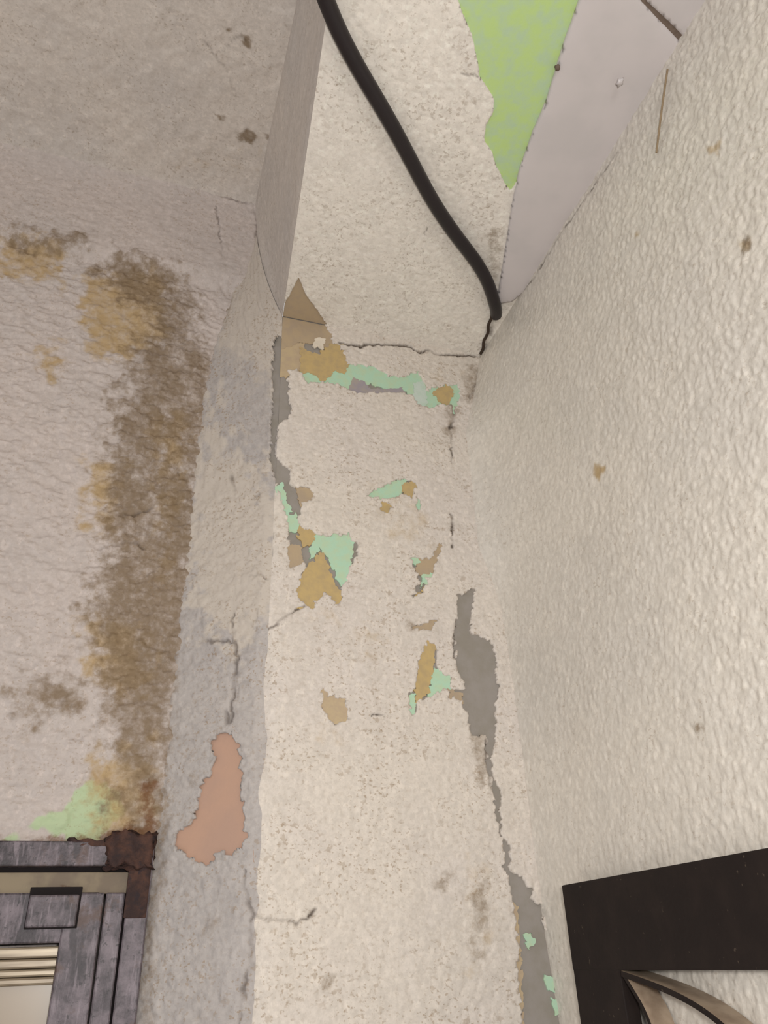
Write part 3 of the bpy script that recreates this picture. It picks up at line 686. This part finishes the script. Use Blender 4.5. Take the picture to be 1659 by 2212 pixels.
# ------------------------------------------------------------------ metal pieces
def bar(name, lo, hi, mat, parent, bev=.0012, origin=None):
    bm = bmesh.new(); bmesh.ops.create_cube(bm, size=1)
    lo = np.minimum(lo, hi) if False else np.array(lo); hi = np.array(hi)
    a = np.minimum(lo, hi); b = np.maximum(lo, hi)
    for v in bm.verts: v.co = Vector([(a[i]+b[i])/2+v.co[i]*(b[i]-a[i]) for i in range(3)])
    bmesh.ops.bevel(bm, geom=bm.edges[:], offset=bev, segments=2, affect='EDGES', profile=.6)
    for v in bm.verts: v.co.z += CAMZ
    me = bpy.data.meshes.new(name); bm.to_mesh(me); bm.free()
    o = link(name, me, mat)
    if parent: keep_world(o, parent)
    return o

k = NB('corroded_metal')
c = k.mix(k.ramp(k.noise(70, 5, .65), .3, .7), lin((54, 46, 50)), lin((104, 93, 98)))
c = k.mix(k.ramp(k.noise(60, 5, .65, (1, 1, .4)), .50, .62, 0, .8), c, lin((40, 33, 36)))
c = k.mix(k.ramp(k.noise(420, 3, .6, (1, 1, .12)), .52, .70, 0, .4), c, lin((136, 124, 130)))
c = k.mix(k.ramp(k.noise(260, 3, .6), .60, .68, 0, .7), c, lin((34, 28, 30)))
c = k.mix(k.ramp(k.noise(38, 5, .7), .54, .68, 0, .8), c, lin((74, 52, 42)))
k.bump(k.noise(350, 4), .4, .0007); k.done(c, .5, .5, .15); MAT['metal'] = k.m
k = NB('rusty_metal')
c = k.mix(k.ramp(k.noise(90, 5, .65), .35, .7), lin((48, 33, 31)), lin((80, 53, 42)))
c = k.mix(k.ramp(k.noise(150, 4, .6), .55, .7, 0, .8), c, lin((40, 32, 36)))
k.bump(k.noise(300, 4), .8, .0012); k.done(c, .75, .3); MAT['rusty'] = k.m
k = NB('olive_strip')
c = k.mix(k.ramp(k.noise(45, 4), .4, .62), lin((116, 102, 86)), lin((134, 120, 98)))
c = k.mix(k.ramp(k.noise(70, 3), .62, .70, 0, .8), c, lin((92, 66, 48)))
c = k.mix(k.ramp(k.noise(110, 2), .70, .74, 0, .8), c, lin((172, 168, 126))); k.done(c, .6); MAT['olive'] = k.m
k = NB('brushed_bead'); c = k.mix(k.ramp(k.noise(60, 4, .6, (.2, 1, 3)), .35, .7), lin((112, 97, 78)), lin((158, 143, 120))); k.done(c, .35, .5, .2); MAT['bead'] = k.m
k = NB('cream_pane'); c = k.mix(k.noise(20), lin((146, 129, 108)), lin((138, 122, 102))); k.done(c, .3, .5); MAT['pane'] = k.m
k = NB('shadow_gap'); k.done(lin((26, 20, 20)), .9); MAT['gap'] = k.m  # near-black colour painting the shade in the gaps of the window frame

win = bpy.data.objects.new('window_1', None); COL.objects.link(win); win.location = (-.05, YB, CAMZ-.22)
tag(win, 'corroded dark metal window frame with cream pane below stained wall', kind='structure')
H = lambda p: hit(p, 1, YB)
zt_ = H((150, 1822))[2]; zh1 = H((100, 1875))[2]; zh2 = H((100, 1886))[2]; zr1 = H((40, 1931))[2]; zr0 = H((40, 2040))[2]
xj1 = XB+.002; xj0 = H((272, 1950))[0]; xs0 = H((116, 2120))[0]; xs1 = H((205, 2100))[0]; xs2 = H((246, 2130))[0]
XW = -.33; ZB = -.50
bar('frame_head', (XW, YB-.014, zh1), (xj0+.002, YB+.03, zt_), MAT['metal'], win)
bar('frame_jamb', (xj0, YB-.012, ZB), (xj1, YB+.03, zt_-.002), MAT['metal'], win)
o = bar('corner_plate', (xj0-.001, YB-.0135, H((300, 1985))[2]), (xj1-.001, YB-.010, zt_), MAT['rusty'], win); o['label'] = 'rusted corner plate'
def crust(name, lo, hi, mat, parent, amp, seed):
    bm = bmesh.new(); bmesh.ops.create_cube(bm, size=1); bmesh.ops.subdivide_edges(bm, edges=bm.edges[:], cuts=9, use_grid_fill=True)
    for v in bm.verts:
        q = np.array([(lo[i]+hi[i])/2+v.co[i]*(hi[i]-lo[i]) for i in range(3)])
        n_ = lambda a, b, k: float(fbm(np.array([a/.006]), np.array([b/.006]), seed+k, 3)[0]-.5)*2
        q += np.array([n_(q[2], q[1]*3, 1), n_(q[0], q[2], 2), n_(q[0], q[1]*3, 3)])*amp*np.array([1, .35, 1])
        v.co = Vector(q)+Vector((0, 0, CAMZ))
    me = bpy.data.meshes.new(name); bm.to_mesh(me); bm.free()
    for p in me.polygons: p.use_smooth = True
    o = link(name, me, mat); keep_world(o, parent); o['label'] = 'rust crust on the frame corner'; return o
crust('rust_crust', (H((232, 1840))[0], YB-.0165, zh1-.001), (xj1-.002, YB-.008, zt_+.005), MAT['rusty'], win, .006, 400)
crust('rust_crust', (H((150, 1822))[0], YB-.0142, zt_-.003), (H((250, 1822))[0], YB-.008, zt_+.001), MAT['rusty'], win, .004, 420)
bar('gap_shade', (XW, YB-.002, zh2-.001), (xj0, YB+.02, zh1+.001), MAT['gap'], win, .0004)
bar('stop_strip', (XW, YB-.005, zr1-.001), (xj0+.001, YB+.02, zh2), MAT['olive'], win, .0006)['label'] = 'olive-brown dusty stop strip'
bar('sash_rail', (XW, YB-.0085, zr0), (xs1-.004, YB+.02, zr1), MAT['metal'], win)
bar('sash_stile', (xs0, YB-.010, ZB), (xs1-.0006, YB+.02, zr1-.0005), MAT['metal'], win)
bar('sash_stile', (xs1+.0006, YB-.010, ZB), (xs2, YB+.02, zr1-.0005), MAT['metal'], win)
bar('gap_shade', (xs2, YB-.001, ZB), (xj0, YB+.02, zr1), MAT['gap'], win, .0004)
a = H((68, 1937)); b = H((163, 2004))
bar('latch_block', (a[0], YB-.016, b[2]), (b[0], YB-.006, a[2]), MAT['metal'], win, .0012)['label'] = 'square grey latch block'
bar('latch_shade', (a[0]-.0007, YB-.0106, b[2]-.0008), (b[0]+.0012, YB-.006, a[2]+.0056), MAT['gap'], win, .0005)  # dark bar standing in for the shadow around the latch block
zz = [H((40, y))[2] for y in (2046, 2072, 2094, 2112, 2130)]
for i in range(4):
    bar('glazing_bead', (XW, YB-.004-.0012*(i % 2), zz[i+1]+.0001), (xs0+.001, YB+.012, zz[i]-.0001), MAT['bead'], win, .0014)
bar('pane', (XW, YB+.001, ZB), (xs0+.002, YB+.006, zz[4]+.001), MAT['pane'], win, .0005)
slab('window_infill', -.33, XB, YB+.03, YB+.05, FLOOR, zt_, MAT['left'], wall_left)
slab('sill_plaster', -.33, XB+.004, YB-.001, YB+.03, FLOOR, ZB, MAT['left'], wall_left)

# ------------------------------------------------------------------ black gate leaf folded against the right wall
k = NB('black_gate_paint')
c = k.mix(k.ramp(k.noise(40, 4), .4, .7), lin((30, 23, 21)), lin((36, 28, 25)))
c = k.mix(k.ramp(k.noise(260, 2), .70, .76, 0, .5), c, lin((92, 80, 68)))
k.bump(k.noise(300, 3), .2, .0006); k.done(c, .68, .18); MAT['gate'] = k.m
k = NB('dusty_iron'); c = k.mix(k.ramp(k.noise(80, 4), .35, .7), lin((158, 140, 120)), lin((132, 114, 96))); k.done(c, .65, .35); MAT['dusty'] = k.m
GX = .326; GT = .012
G = lambda p: hit(p, 0, GX)
gy0 = G((1212, 1910))[1]; gz1 = (G((1212, 1912))[2]+G((1655, 1832))[2])/2; gz0 = G((1450, 2096))[2]; gy1 = G((1338, 2110))[1]
gate = bpy.data.objects.new('iron_gate', None); COL.objects.link(gate); gate.location = (GX, gy0, 0)
tag(gate, 'black iron gate leaf with curved bars standing against the stucco wall', 'gate')
GE = -.35
bar('top_rail', (GX, GE, gz0), (GX+GT, gy0, gz1), MAT['gate'], gate, .0012)
bar('stile', (GX+.0004, gy1, FLOOR), (GX+GT-.0004, gy0-.0001, gz0+.001), MAT['gate'], gate, .0010)
bar('stile', (GX, GE, FLOOR), (GX+GT, GE+.06, gz0+.001), MAT['gate'], gate, .0012)
bar('bottom_rail', (GX, GE+.06, FLOOR+.05), (GX+GT, gy1, FLOOR+.12), MAT['gate'], gate, .0012)
def ribbon(name, yz, x0, x1, th, mat, parent):
    n = len(yz); P = np.array(yz); T = np.gradient(P, axis=0); T /= np.linalg.norm(T, axis=1)[:, None]
    N = np.stack([-T[:, 1], T[:, 0]], 1)*th/2
    vs_ = []; fs = []
    for i in range(n):
        for q in (P[i]+N[i], P[i]-N[i]):
            vs_.append((x0, q[0], q[1]+CAMZ)); vs_.append((x1, q[0], q[1]+CAMZ))
    for i in range(n-1):
        a, b = i*4, (i+1)*4
        fs += [(a, b, b+1, a+1), (a+2, a+3, b+3, b+2), (a, a+2, b+2, b), (a+1, b+1, b+3, a+3)]
    fs += [(0, 1, 3, 2), ((n-1)*4, (n-1)*4+2, (n-1)*4+3, (n-1)*4+1)]
    me = bpy.data.meshes.new(name); me.from_pydata(vs_, [], fs); me.update()
    me.materials.append(mat[0]); me.materials.append(mat[1])
    for i, p in enumerate(me.polygons):
        p.material_index = 1 if (i < 4*(n-1) and i % 4 in (2,)) else 0
    o = link(name, me); keep_world(o, parent); return o
def smooth(pts, k=24):
    P = np.array(pts); t = np.linspace(0, 1, len(P)); tt = np.linspace(0, 1, k)
    c = [np.polyfit(t, P[:, i], min(3, len(P)-1)) for i in range(2)]
    return np.stack([np.polyval(c[i], tt) for i in range(2)], 1)
GB = GX-.0005
Gb = lambda p: hit(p, 0, GB)[1:]
arc1 = smooth([Gb(p) for p in [(1342,2104),(1400,2122),(1460,2150),(1520,2185),(1572,2225),(1640,2300)]], 30)
arc2 = smooth([Gb(p) for p in [(1345,2108),(1365,2140),(1385,2178),(1402,2215),(1425,2290)]], 30)
ribbon('curved_bar', arc1, GB, GB+.0175, .0034, (MAT['dusty'], MAT['gate']), gate)
ribbon('curved_bar', arc2, GB+.001, GB+.0175, .0030, (MAT['dusty'], MAT['gate']), gate)
